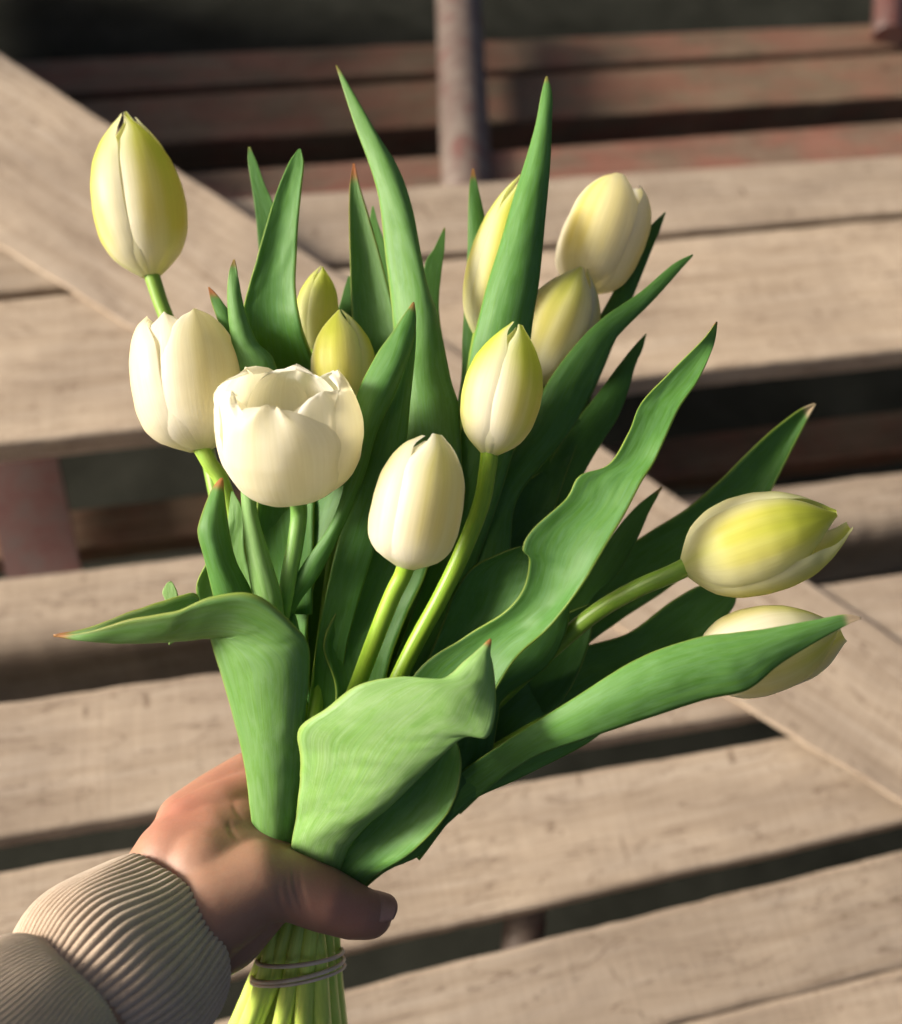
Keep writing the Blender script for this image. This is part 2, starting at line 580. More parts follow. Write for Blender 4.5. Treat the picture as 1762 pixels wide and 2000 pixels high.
# unseen board added under the diagonal board's far edge to block light
def add_shade_skirt():
    e0, e1 = PZ(-420, 100 - 420 * 0.645, 0.0), PZ(1120, 100 + 1120 * 0.652, 0.0)
    ax = (e1 - e0).normalized(); ay = Vector((0, 0, 1)).cross(ax)
    bm = bmesh.new()
    vs_ = [bm.verts.new(e0 + ax * x * (e1 - e0).length + ay * y + Vector((0, 0, z))) for x in (0, 1) for y in (-0.030, -0.008) for z in (-0.30, 0.0)]
    for f in ((0, 1, 3, 2), (4, 6, 7, 5), (0, 4, 5, 1), (2, 3, 7, 6), (1, 5, 7, 3), (0, 2, 6, 4)):
        bm.faces.new([vs_[i] for i in f])
    bmesh.ops.recalc_face_normals(bm, faces=bm.faces)
    me = bpy.data.meshes.new("shade_skirt"); bm.to_mesh(me); bm.free()
    o = link("shade_skirt", me, M_WOOD_DARK)
    o.parent = BENCH
    o.matrix_parent_inverse = Matrix.Translation(BENCH.location).inverted()


add_shade_skirt()


# unseen upright panel added left of frame to shade the far boards
def shade_panel():
    a, b = Vector((-0.70, 0.75, 0.0)), Vector((-0.70, 1.75, 0.0))
    d = (b - a).normalized(); n_ = Vector((0, 0, 1)).cross(d)
    ln = (b - a).length
    bm = bmesh.new()
    vs_ = [bm.verts.new(a + d * x * ln + n_ * y + Vector((0, 0, z))) for x in (0, 1) for y in (0, 0.025) for z in (-0.5, 0.22)]
    for f in ((0, 1, 3, 2), (4, 6, 7, 5), (0, 4, 5, 1), (2, 3, 7, 6), (1, 5, 7, 3), (0, 2, 6, 4)):
        bm.faces.new([vs_[i] for i in f])
    bmesh.ops.recalc_face_normals(bm, faces=bm.faces)
    me = bpy.data.meshes.new("shade_panel"); bm.to_mesh(me); bm.free()
    o = link("shade_panel", me, M_WOOD)
    o.parent = BENCH
    o.matrix_parent_inverse = Matrix.Translation(BENCH.location).inverted()


shade_panel()


def tube_mesh(name, pts, rad, nsec=14, per=6, cols=None, caps=True, squash=None):
    """tube along a smooth path. rad: float or list per control point; cols: list of colours per control point"""
    path = catmull(pts, per)
    k = len(path)
    rads = [rad] * len(pts) if not hasattr(rad, "__len__") else rad

    def interp(vals, i):
        f = i / per
        a = min(int(f), len(vals) - 1); b = min(a + 1, len(vals) - 1)
        t = f - a
        return vals[a] * (1 - t) + vals[b] * t if not isinstance(vals[a], tuple) else mixc(vals[a], vals[b], t)
    rows, cc, uvs = [], [], []
    t0 = (path[1] - path[0]).normalized()
    nrm = t0.orthogonal().normalized()
    L = 0
    for i, p in enumerate(path):
        t = (path[min(i + 1, k - 1)] - path[max(i - 1, 0)]).normalized()
        nrm = (nrm - t * nrm.dot(t)).normalized()
        bi = t.cross(nrm)
        r = interp(rads, i)
        if i: L += (p - path[i - 1]).length
        rows.append([p + (nrm * math.cos(2 * math.pi * j / nsec) + bi * math.sin(2 * math.pi * j / nsec)) * r for j in range(nsec)])
        for j in range(nsec):
            if cols: cc.append(interp(cols, i))
            uvs.append((j / nsec, L * 10))
    me = grid_mesh(name, rows, cc if cols else None, uvs, closed=True)
    if caps:
        bm = bmesh.new(); bm.from_mesh(me)
        bm.verts.ensure_lookup_table()
        n = len(bm.verts)
        bm.faces.new([bm.verts[j] for j in range(nsec)][::-1])
        bm.faces.new([bm.verts[n - nsec + j] for j in range(nsec)])
        bm.to_mesh(me); bm.free()
    return me


def part(name, me, mat, parent):
    o = link(name, me, mat)
    adopt(parent, o)
    return o


# red steel tubes under and behind the slats
def steel(p0, p1, r, mat=None):
    pts = [p0, p0.lerp(p1, 0.5), p1]
    return part("frame_tube", tube_mesh("frame_tube", pts, r, 20, 8), mat or M_METAL, BENCH)


steel(PZ(893, -60, -0.10), PZ(914, 420, -0.095), 0.033)
board("frame_bar", (-70, 700), (70, 690), (160, 1130), (12, 1140), -0.13, 0.012, M_METAL_RED, seed=21, bev=0.003, rag=0.0)
steel(PZ(1745, -140, -0.16), PZ(1735, 76, -0.18), 0.026, M_METAL_RED)
steel(PZ(1040, 1640, -0.06), PZ(1010, 1960, -0.06), 0.0165)

# ------------------------------------------------------------------ leaves
CM = 0.01


def leaf(parent, st, tone=0.5, red=0.0, dry=0.0, nseg=9, nv=15, seed=0, wave=0.0, thick=0.0008, name="leaf", redlen=0.05):
    """st: stations base->tip. (Lx,Ly,Rx,Ry,d,bulge,tilt[,mx,my]) pixels, metres and cm.
    bulge>0 brings the midrib towards the lens, tilt>0 brings the right edge towards the lens."""
    Ls, Ms, Rs = [], [], []
    for s in st:
        lx, ly, rx, ry, d = s[:5]
        bu = s[5] if len(s) > 5 else 0.0
        ti = s[6] if len(s) > 6 else 0.0
        mx = s[7] if len(s) > 7 else (lx + rx) / 2
        my = s[8] if len(s) > 8 else (ly + ry) / 2
        Ls.append(P(lx, ly, d + ti * CM / 2)); Rs.append(P(rx, ry, d - ti * CM / 2)); Ms.append(P(mx, my, d - bu * CM))
    Ls, Ms, Rs = catmull(Ls, nseg), catmull(Ms, nseg), catmull(Rs, nseg)
    n = len(Ls)
    rows, cols, uvs = [], [], []
    length = 0.0
    tot = sum((Ms[i + 1] - Ms[i]).length for i in range(n - 1))
    for i in range(n):
        if i: length += (Ms[i] - Ms[i - 1]).length
        u = length / tot
        row = []
        wd = (Rs[i] - Ls[i]).length
        nrm = (Rs[i] - Ls[i]).cross(Ms[min(i + 1, n - 1)] - Ms[max(i - 1, 0)])
        nrm = nrm.normalized() if nrm.length > 1e-9 else Vector((0, 0, 1))
        for j in range(nv):
            v = -1 + 2 * j / (nv - 1)
            v = math.copysign(abs(v) ** 0.85, v)
            p = Ls[i] * (v * (v - 1) / 2) + Ms[i] * (1 - v * v) + Rs[i] * (v * (v + 1) / 2)
            w = wave * 0.004 * mnoise.noise(Vector((u * 9 + seed, v * 1.3, seed * 1.7))) * (0.25 + abs(v) ** 2) * min(1, wd / 0.02)
            w += 0.0004 * mnoise.noise(Vector((u * 30, v * 3, seed))) * min(1, wd / 0.02)
            row.append(p + nrm * w)
            rmask = red * sstep(1 - redlen, 1 - redlen * 0.35, u) + red * 0.4 * sstep(1 - redlen * 6, 1, u) * sstep(0.8, 1, abs(v))
            cols.append((min(1, rmask), tone, dry * sstep(1 - 0.035, 1 - 0.02, u)))
            uvs.append(((v + 1) / 2, length * 10 + seed * 0.37))
        rows.append(row)
    me = grid_mesh(name, rows, cols, uvs)
    o = part(name, me, M_LEAF, parent)
    so = o.modifiers.new("thickness", 'SOLIDIFY')
    so.thickness = thick
    so.offset = 0.0
    return o


# ------------------------------------------------------------------ flowers
CREAM = (0.90, 0.875, 0.79)
WHITE = (0.92, 0.905, 0.86)
YELLOW = (0.80, 0.70, 0.22)
LIME = (0.55, 0.66, 0.05)
BUD_F = [(0, .16), (.04, .42), (.12, .72), (.25, .93), (.40, 1.0), (.55, .97), (.70, .83), (.83, .58), (.92, .33), (.97, .16), (1, .03)]
EGG_F = [(0, .16), (.03, .44), (.09, .74), (.18, .92), (.32, 1.0), (.50, 1.0), (.68, .93), (.82, .76), (.92, .54), (.97, .34), (1, .12)]
OPEN_F = [(0, .12), (.03, .36), (.09, .62), (.18, .82), (.32, .95), (.5, 1.0), (.66, .985), (.8, .93), (.9, .85), (.96, .78), (1, .73)]


def prof(tab, u):
    for (a, fa), (b, fb) in zip(tab, tab[1:]):
        if u <= b:
            return lerp(fa, fb, (u - a) / (b - a))
    return tab[-1][1]


def smooth_prof(tab, u):
    e = 0.03
    return (prof(tab, max(0, u - e)) + prof(tab, u) * 2 + prof(tab, min(1, u + e))) / 4


def tulip(label, base, tip, rpx, roll=0.0, opening=0.0, shape="egg", yellow=0.5, green=0.3, seed=0, lean=None, lens=None,
          squash=1.0, stem=None, wob=0.5, stem_r=0.0034, innergreen=0.3, stem_cols=None, rim=0.0, tint=0.0):
    B, T = P(*base), P(*tip)
    H = (T - B).length
    ax = (T - B).normalized()
    tocam = (CAM - B).normalized()
    fx = (tocam - ax * tocam.dot(ax)).normalized()
    fy = ax.cross(fx)
    R = rpx / F * (base[2] + tip[2]) / 2
    root = empty("tulip", P(*stem[-1][:3]) if stem else B)
    tag(root, label, "tulip", "tulips in the bouquet")
    rng = random.Random(seed)
    tab = EGG_F if shape == "egg" else BUD_F
    nu, nvv = 30, 21
    for layer in (1, 0):
        for k in range(3):
            idx = k if layer == 0 else 3 + k
            ang = math.radians(roll + 120 * k + (60 if layer else 0)) + rng.uniform(-.07, .07)
            ln = (lens[idx] if lens else 1.0) * (1.0 if layer == 0 else 0.95) * (1 + rng.uniform(-.02, .02))
            le = (lean[idx] if lean else 0.0)
            rows, cols, uvs = [], [], []
            sd = rng.uniform(0, 50)
            lay = 0.0 if layer == 0 else 1.0
            skew = rng.uniform(-.12, .12)
            for i in range(nu + 1):
                u = i / nu
                u = u ** 0.9
                f = lerp(smooth_prof(tab, u), smooth_prof(OPEN_F, u), opening)
                if u > 0.97 and opening < 0.3: f = max(f, 0.03)
                a_bud = 1.16 * min(1, 0.72 + u * 1.6) * (1 - 0.45 * sstep(0.72, 1.0, u))
                tt = max(0.0, (u - 0.5) / 0.5)
                a_open = 1.12 * min(1, 0.75 + u * 1.4) * math.sqrt(max(0.0, 1 - tt ** 3.4))
                aw = lerp(a_bud, a_open, min(1, opening * 1.25)) * (0.94 if lay else 1.0)
                row = []
                for j in range(nvv):
                    v = -1 + 2 * j / (nvv - 1)
                    phi = ang + aw * v + skew * u * u * 0.5
                    # cupped petal: centre proud, margins tucked; outer petals lie outside the inner ones
                    cup = 1 + (0.095 if not lay else 0.06) * (1 - v * v) - (0.13 if lay else 0.03) - 0.05 * v * v * v * v + 0.028 * v
                    crease = -0.035 * math.exp(-(v / 0.10) ** 2) * sstep(0.15, 0.5, u) * (1 - lay * 0.5) * (1 - 0.6 * opening) * (1 - sstep(0.85, 1, u))
                    r = R * f * (cup + crease)
                    r += R * le * u * u * (1 - 0.15 * v * v)
                    edge = abs(v) ** 3
                    w = mnoise.noise(Vector((u * 3.2 + sd, v * 1.4, sd))) * 0.045 * wob
                    w += mnoise.noise(Vector((u * 7 + sd, v * 4, sd + 9))) * 0.05 * wob * edge * sstep(0.3, 0.9, u)
                    r += R * w
                    ez = 0.0
                    if opening > 0.3 and rim:
                        q = sstep(0.70, 0.95, u) * min(1.0, aw / 0.7)
                        ez = H * rim * q * (0.030 * mnoise.noise(Vector((v * 2.0 + sd, 2.2, sd))) + 0.020 * mnoise.noise(Vector((v * 6 + sd, 1.2, sd))))
                        r += R * rim * q * (0.05 * mnoise.noise(Vector((v * 2.4 + sd, 5.2, sd))) + 0.05 * abs(v) ** 2.5)
                    z = H * ln * u + ez
                    if opening > 0.3: z -= H * 0.05 * v * v * sstep(0.5, 1, u)
                    x = math.cos(phi) * r; y = math.sin(phi) * r * squash
                    row.append(B + fx * x + fy * y + ax * z)
                    my = math.exp(-(v / 0.62) ** 4) * sstep(0.02, 0.35, u) * (1 - 0.25 * sstep(0.8, 1, u))
                    mg = math.exp(-(v / (0.30 + 0.25 * u)) ** 2) * (0.35 + 0.65 * sstep(0.25, 0.95, u))
                    nz = 0.75 + 0.5 * mnoise.noise(Vector((v * 5 + sd, u * 0.8, sd)))
                    if lay:
                        c = mixc(WHITE, YELLOW, min(1, yellow * my * 0.45 * nz))
                        c = mixc(c, LIME, min(1, green * innergreen * mg))
                    else:
                        c = mixc(CREAM, YELLOW, min(1, yellow * my * nz * 1.1))
                        c = mixc(c, LIME, min(1, green * mg * nz * 1.2))
                    c = mixc(c, (0.62, 0.66, 0.10), min(1, tint * (0.6 + 0.4 * mg) * (0.75 if lay else 1.0)))
                    c = mixc(c, LIME, min(1, green * 0.8 * sstep(0.45, 1.0, u) * (0.3 + 0.7 * math.exp(-(v / 0.7) ** 2)) * (0.4 if lay else 1.0)))
                    c = mixc(c, (0.62, 0.66, 0.22), 0.5 * sstep(0.09, 0.0, u))
                    cols.append(c)
                    uvs.append(((v + 1) / 2, u + sd))
                rows.append(row)
            me = grid_mesh("petal", rows, cols, uvs)
            o = part("petal", me, M_PETAL, root)
    if opening > 0.5:
        # pistil and stamens
        part("pistil", tube_mesh("pistil", [B + ax * H * .03, B + ax * H * .2, B + ax * H * .34], [.0035, .0042, .0036], 10, 5,
                                 [(.35, .45, .1)] * 3), M_STEM, root)
        for k in range(6):
            an = k * math.pi / 3 + .4
            q = fx * math.cos(an) + fy * math.sin(an)
            part("stamen", tube_mesh("stamen", [B + ax * H * .04 + q * .004, B + ax * H * .2 + q * .008, B + ax * H * .33 + q * .010, B + ax * H * .42 + q * .0105],
                                     [.0008, .0009, .0018, .0010], 8, 4), M_ANTHER, root)
    if stem:
        pts = [P(*s[:3]) for s in stem]
        rr = stem_r
        # bury the top of the stem a little in the flower
        pts = [B + ax * H * 0.035] + pts
        rads = [rr * 1.05] + [rr] * (len(pts) - 3) + [rr * 1.12, rr * 1.3]
        if stem_cols is None:
            stem_cols = (.26, .40, .05)
        cc = []
        for i, s in enumerate([base] + list(stem)):
            low = sstep(1700, 1950, s[1])
            cc.append(mixc(stem_cols, (.66, .80, .17), low))
        part("stem", tube_mesh("stem", pts, rads, 14, 7, cc), M_STEM, root)
    return root


# lower ends of the stems, below the hand: (x, y, d) at the grip, the tie and the cut end
def low(k):
    grip = [(600, 1700), (575, 1690), (620, 1690), (640, 1680), (560, 1700), (590, 1680), (610, 1720), (645, 1700), (660, 1690), (630, 1710), (655, 1680), (585, 1710)]
    tie = [(548, 1868, .392), (520, 1862, .402), (575, 1880, .388), (600, 1885, .387), (525, 1885, .394), (555, 1866, .408), (622, 1880, .390),
           (640, 1870, .400), (650, 1868, .408), (590, 1866, .412), (625, 1866, .416), (608, 1868, .400)]
    end = [(470, 2060, .392), (440, 2060, .404), (535, 2070, .386), (590, 2070, .383), (455, 2075, .388), (500, 2060, .412), (632, 2070, .387),
           (658, 2060, .398), (668, 2060, .410), (560, 2060, .414), (620, 2060, .418), (600, 2060, .400)]
    g = grip[k]
    t = (tie[k][0], tie[k][1], tie[k][2] + .018)
    e = (end[k][0], end[k][1], end[k][2] + .058)
    return [(g[0] * .6 + t[0] * .4, g[1], t[2] * 0.5 + 0.209), t, e]


T = {}
T["tl"] = tulip("tall pale yellow tulip bud standing apart at the top left", (296, 540, .445), (243, 222, .445), 86, roll=38, shape="bud",
                yellow=1.2, green=.85, tint=.12, seed=1, lean=[0, 0, 0, .22, 0, 0], stem=[(312, 585, .445), (335, 650, .444), (400, 860, .438), (470, 1200, .425), (560, 1500, .415)] + low(0),
                stem_cols=(.22, .37, .06))
T["l"] = tulip("blunt creamy white tulip left of the open tulip", (392, 880, .405), (352, 612, .408), 105, roll=28, opening=.55, lean=[.02, 0, .08, .05, 0, .06], lens=[.98, 1.02, 1.03, 1.0, 1.03, 1.02], shape="egg", yellow=.5, green=.05,
               seed=2, wob=.9, rim=.6, stem=[(410, 905, .405), (440, 960, .407), (480, 1150, .41), (545, 1480, .41)] + low(1), stem_cols=(.30, .46, .07))
T["open"] = tulip("wide open white tulip with a hollow cup of ruffled petals", (578, 973, .386), (553, 742, .366), 138, roll=-20, opening=1.0, yellow=.3, green=.0,
                  seed=5, wob=1.3, rim=2.3, lean=[.0, .0, .0, .03, .0, .05], lens=[.95, 1.04, 1.05, 1.02, 1.06, 1.02],
                  stem=[(584, 1000, .392), (577, 1060, .393), (562, 1145, .395), (556, 1250, .402), (570, 1450, .405)] + low(2), stem_cols=(.17, .33, .08), stem_r=.0034)
T["tiny"] = tulip("small green tulip bud half hidden behind the yellow bud", (612, 690, .432), (629, 521, .435), 42, roll=25, shape="bud", yellow=.7, green=.95, tint=.9, seed=6,
                  stem=[(608, 740, .432), (600, 900, .43), (590, 1200, .42), (590, 1500, .41)] + low(5), stem_r=.003)
T["yb"] = tulip("pointed yellow tulip bud rising behind the open tulip", (674, 800, .416), (664, 608, .418), 62, roll=-25, shape="bud", yellow=1.3, green=.6, tint=.6, seed=7,
                stem=[(676, 840, .416), (672, 950, .415), (640, 1200, .412), (600, 1500, .408)] + low(4))
T["mid"] = tulip("cream tulip on a slanted bare stem in the middle of the bouquet", (793, 1108, .368), (846, 850, .364), 87, roll=30, shape="egg", yellow=.6, green=.2, seed=8,
                 lean=[0, .0, 0, .0, .0, .0], stem=[(786, 1125, .370), (766, 1165, .372), (734, 1245, .376), (702, 1330, .386), (640, 1500, .398)] + low(3),
                 stem_cols=(.27, .43, .035), opening=.08)
T["cr"] = tulip("cream tulip with lime green tips above the middle tulip", (955, 888, .392), (1010, 634, .392), 74, roll=45, shape="bud", yellow=.8, green=1.2, lean=[.06, .0, .05, 0, 0, 0], seed=9,
                stem=[(952, 920, .393), (940, 985, .395), (905, 1075, .396), (862, 1165, .397), (795, 1290, .399), (700, 1500, .403)] + low(6), stem_cols=(.27, .43, .035), opening=.04,
                stem_r=.0036)
T["hid"] = tulip("slender yellow green bud wrapped behind the tall upright leaf", (936, 655, .436), (1019, 344, .436), 56, roll=10, shape="bud", yellow=1.2, green=1.0, tint=.6, seed=10,
                 stem=[(925, 720, .436), (900, 900, .43), (840, 1200, .42), (720, 1500, .41)] + low(7), stem_r=.003)
T["tr"] = tulip("pale tulip with parted tips at the upper right", (1136, 568, .462), (1216, 356, .462), 78, roll=-20, shape="egg", yellow=.9, green=.08, seed=11, opening=.22, lean=[.10, .16, .0, .0, .05, .0],
                stem=[(1120, 620, .46), (1060, 760, .455), (960, 1050, .44), (780, 1450, .42)] + low(8))
T["sh"] = tulip("shaded tulip under the upper right tulip, beside the tall leaf", (1048, 748, .446), (1136, 524, .446), 76, roll=-10, shape="bud", yellow=.9, green=.5, seed=12, opening=.12,
                stem=[(1035, 780, .446), (1000, 900, .442), (920, 1150, .43), (740, 1500, .415)] + low(9))
T["r"] = tulip("yellow green tulip leaning far out to the right", (1336, 1108, .388), (1634, 1006, .380), 94, roll=-8, shape="bud", yellow=1.2, green=1.1, tint=.5, seed=13,
               lean=[0, .30, .0, .0, .0, .0], lens=[1, 1.07, 1, 1, 1, 1], stem=[(1310, 1122, .389), (1230, 1157, .397), (1140, 1215, .410), (1000, 1340, .418), (800, 1530, .412)] + low(10), stem_cols=(.20, .33, .04),
               stem_r=.0037, opening=.05)
T["rl"] = tulip("pale tulip lying lowest on the right behind a long leaf", (1362, 1308, .384), (1636, 1228, .380), 84, roll=40, shape="bud", yellow=.7, green=.6, seed=14, lean=[0, .36, 0, .12, .1, 0], lens=[1, 1.04, 1, 1, 1, 1], opening=.05,
                stem=[(1320, 1318, .386), (1200, 1350, .396), (1000, 1450, .412), (800, 1580, .41)] + low(11))

# leaves, each belonging to one tulip. base -> tip
L = leaf
# A tall leaf in the centre
L(T["yb"], [(660, 1330, 740, 1330, .415, 0, 0), (735, 1120, 830, 1120, .412, .2), (775, 1000, 895, 1000, .41, .5, 0, 838, 1005), (782, 850, 897, 815, .412, .7, 0, 838, 840), (774, 700, 879, 738, .414, .7, 0, 823, 722),
            (766, 600, 853, 615, .417, .7, 0, 826, 618), (752, 483, 828, 540, .42, .6, 0, 815, 524), (741, 389, 806, 415, .423, .5, 0, 788, 415),
            (722, 321, 776, 327, .426, .35, 0, 755, 326), (692, 240, 722, 240, .43, .15, 0, 715, 236), (656, 128, 659, 129, .434)], tone=.62, seed=1, red=.5, redlen=.02)
# B tall leaf on the right of centre
L(T["cr"], [(720, 1420, 790, 1420, .41), (840, 1100, 930, 1100, .418, .3), (900, 850, 1010, 850, .416, .4), (918, 700, 1032, 690, .412, .5), (935, 624, 1042, 611, .411, .55), (954, 551, 1052, 551, .411, .55), (978, 475, 1061, 462, .412, .5),
            (1003, 389, 1071, 355, .414, .4), (1025, 321, 1075, 300, .416, .3), (1046, 249, 1077, 240, .418, .2), (1057, 190, 1078, 185, .42, .1), (1066, 150, 1069, 150, .422)], tone=.5, seed=2, red=.4, redlen=.015)
# C broad upright leaf left
L(T["open"], [(530, 1200, 610, 1200, 0.403), (505, 950, 615, 950, 0.411, -.2), (478, 760, 620, 750, .43, -.4), (473, 640, 590, 640, 0.415, -.35), (481, 579, 577, 567, 0.415, -.3), (501, 508, 579, 488, 0.416, -.25),
              (521, 436, 583, 425, 0.417, -.2), (541, 372, 589, 360, 0.419, -.15), (565, 317, 593, 318, 0.421, -.05), (583, 292, 588, 292, 0.423)], tone=.5, seed=3, wave=.3, red=.0)
# D slim leaf behind C
L(T["tl"], [(520, 700, 590, 700, .445), (505, 480, 560, 480, .446), (497, 400, 535, 400, .447), (491, 360, 518, 362, .448), (485, 315, 503, 320, .449), (485, 288, 489, 288, .45)], tone=.5, seed=4, red=.25, redlen=.03)
# E leaf with a brown tip
L(T["tiny"], [(670, 1050, 760, 1050, .42), (690, 850, 790, 850, .425, -.2), (692, 700, 790, 700, .428, -.3), (687, 600, 770, 610, .43, -.35), (684, 500, 742, 500, .431, -.3), (682, 420, 718, 415, .432, -.15), (683, 365, 702, 362, .433, -.05), (689, 320, 693, 320, .434)],
  tone=.62, seed=5, red=1.0, redlen=.06)
# small dark leaf tips behind
L(T["tiny"], [(660, 760, 720, 760, .445), (655, 640, 705, 640, .446), (668, 580, 692, 580, .447), (680, 540, 684, 540, .448)], tone=.2, seed=6)
L(T["hid"], [(740, 620, 790, 620, .45), (728, 500, 760, 500, .45), (722, 440, 740, 440, .45), (727, 403, 730, 403, .45)], tone=.55, seed=7)
# F short leaf right of A
L(T["hid"], [(820, 720, 875, 720, .445), (825, 600, 858, 610, .446), (829, 520, 862, 535, .447), (848, 485, 868, 490, .448), (867, 445, 870, 445, .449)], tone=.45, seed=8, red=.3, redlen=.04)
# G slim leaf left of the hidden bud
L(T["hid"], [(830, 1000, 890, 1000, .435), (895, 780, 935, 780, .443, .1), (904, 653, 945, 650, .445, .1), (910, 560, 955, 550, .446, .15), (914, 483, 955, 480, .447, .15), (915, 410, 945, 420, .448, .1), (917, 360, 933, 362, .449), (922, 330, 926, 330, .45)], tone=.5, seed=9, red=.8, redlen=.04)
# H long shaded leaf running up to the right
L(T["sh"], [(800, 1350, 880, 1350, .415), (900, 1130, 985, 1130, .42, .2), (955, 970, 1010, 975, .424, .3, 0, 975, 972), (1030, 838, 1108, 850, .427, .35), (1070, 748, 1166, 745, .429, .35), (1130, 668, 1197, 672, .43, .3), (1182, 619, 1216, 645, .431, .2),
            (1250, 572, 1272, 590, .433, .12), (1314, 517, 1324, 532, .435, .05), (1352, 497, 1353, 500, .437)], tone=.34, seed=10)
# I dark leaf behind the upper right tulip
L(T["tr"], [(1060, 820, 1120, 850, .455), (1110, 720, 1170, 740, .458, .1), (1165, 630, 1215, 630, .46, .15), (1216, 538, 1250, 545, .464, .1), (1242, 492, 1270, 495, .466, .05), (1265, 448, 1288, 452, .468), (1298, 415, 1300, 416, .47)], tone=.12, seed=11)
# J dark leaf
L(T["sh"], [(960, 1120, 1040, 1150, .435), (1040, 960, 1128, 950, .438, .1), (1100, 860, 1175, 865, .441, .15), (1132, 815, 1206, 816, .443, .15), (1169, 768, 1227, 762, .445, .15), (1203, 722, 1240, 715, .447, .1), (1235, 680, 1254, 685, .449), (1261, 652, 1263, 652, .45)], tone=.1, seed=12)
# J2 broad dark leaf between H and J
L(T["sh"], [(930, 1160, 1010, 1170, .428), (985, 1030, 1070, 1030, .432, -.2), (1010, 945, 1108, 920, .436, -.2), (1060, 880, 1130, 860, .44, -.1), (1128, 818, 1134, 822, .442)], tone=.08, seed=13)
# K big wavy leaf
L(T["r"], [(690, 1560, 760, 1580, .408), (800, 1330, 930, 1400, 0.381, -.3, 1.), (905, 1246, 1004, 1290, 0.375, -.35, .9), (985, 1196, 1066, 1232, 0.365, -.4, .9), (1022, 1150, 1102, 1190, 0.363, -.4, .9, 1070, 1172), (1034, 1095, 1140, 1138, 0.361, -.4, .9),
           (1021, 1072, 1170, 1088, 0.360, -.35, .8), (1040, 1034, 1197, 1042, 0.360, -.3, .7), (1105, 975, 1222, 1000, 0.361, -.25, .6), (1132, 930, 1252, 942, 0.362, -.2, .5), (1190, 906, 1277, 902, 0.364, -.2, .4), (1228, 845, 1300, 853, 0.366, -.2, .3),
           (1252, 788, 1328, 794, 0.376, -.18, .2), (1310, 726, 1362, 745, 0.379, -.12, .1), (1374, 662, 1392, 680, 0.382, -.05), (1398, 629, 1401, 631, .40)], tone=.38, seed=14, red=.6, redlen=.02, nv=19)
# K2 flap on the left of it
L(T["r"], [(740, 1480, 800, 1480, .41), (826, 1310, 900, 1310, .404, -.3), (868, 1210, 985, 1225, .402, -.4), (886, 1160, 1030, 1150, .40, -.4), (920, 1112, 1040, 1105, .399, -.3), (965, 1086, 1040, 1085, .398, -.2), (1016, 1067, 1022, 1068, .397)], tone=.42, seed=15)
# N long leaf behind the right tulip
L(T["r"], [(960, 1400, 1010, 1450, 0.429), (1075, 1270, 1122, 1285, 0.431, -.2), (1140, 1180, 1210, 1212, 0.450, -.3), (1200, 1090, 1290, 1160, 0.451, -.4), (1265, 1042, 1370, 1100, 0.452, -.45), (1340, 995, 1440, 1050, 0.453, -.5), (1404, 941, 1490, 985, 0.454, -.5, 0, 1452, 968), (1454, 891, 1518, 934, 0.455, -.5, 0, 1492, 920),
           (1508, 841, 1545, 880, 0.456, -.4, 0, 1532, 866), (1560, 802, 1572, 828, 0.457, -.2), (1591, 788, 1594, 789, 0.458)], tone=.28, seed=16, red=.0, dry=.9)
# O dark leaf with a reddish tip
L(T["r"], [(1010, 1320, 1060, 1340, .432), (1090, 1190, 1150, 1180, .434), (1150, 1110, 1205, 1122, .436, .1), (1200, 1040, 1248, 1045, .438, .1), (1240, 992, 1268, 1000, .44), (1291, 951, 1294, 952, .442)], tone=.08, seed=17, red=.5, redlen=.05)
# P dark leaf behind the lowest tulip
L(T["rl"], [(840, 1560, 900, 1590, .416), (985, 1370, 1060, 1440, .418, -.2), (1110, 1276, 1180, 1350, 0.444, -.3), (1225, 1238, 1290, 1300, 0.446, -.3), (1310, 1176, 1385, 1240, 0.448, -.25), (1375, 1142, 1430, 1190, 0.449, -.1), (1438, 1150, 1441, 1156, 0.450)], tone=.22, seed=18)
# Q long bright leaf in front of the lowest tulip
L(T["rl"], [(780, 1620, 820, 1660, .412), (885, 1520, 930, 1560, .402, -.1), (985, 1450, 1035, 1482, .378, .1), (1109, 1372, 1150, 1440, 0.364, .3), (1245, 1288, 1270, 1400, 0.359, .4), (1359, 1247, 1375, 1366, 0.357, .4), (1430, 1237, 1460, 1346, 0.356, .35), (1500, 1228, 1520, 1298, 0.356, .25),
            (1586, 1212, 1605, 1246, 0.357, .1), (1650, 1200, 1655, 1220, 0.358), (1680, 1205, 1681, 1209, 0.359)], tone=.56, seed=19, dry=1.0)
# Q2 darker leaf under it
L(T["rl"], [(780, 1640, 820, 1680, .414), (880, 1530, 905, 1575, .404, .1), (960, 1480, 1005, 1524, .398, .1), (1050, 1440, 1090, 1482, .395, .1), (1120, 1415, 1150, 1450, .394), (1190, 1412, 1194, 1416, .394)], tone=.4, seed=20)
# R shaded leaf with a wavy pale edge
L(T["cr"], [(740, 1650, 800, 1680, .408), (800, 1560, 897, 1562, .404, .2), (840, 1470, 955, 1482, .40, .3), (870, 1400, 973, 1400, .398, .3), (900, 1340, 985, 1362, .398, .3), (960, 1280, 1064, 1306, .40, .3), (1010, 1230, 1100, 1250, .404, .2), (1060, 1170, 1112, 1190, .408, .1), (1100, 1120, 1105, 1125, .41)], tone=.2, seed=21)
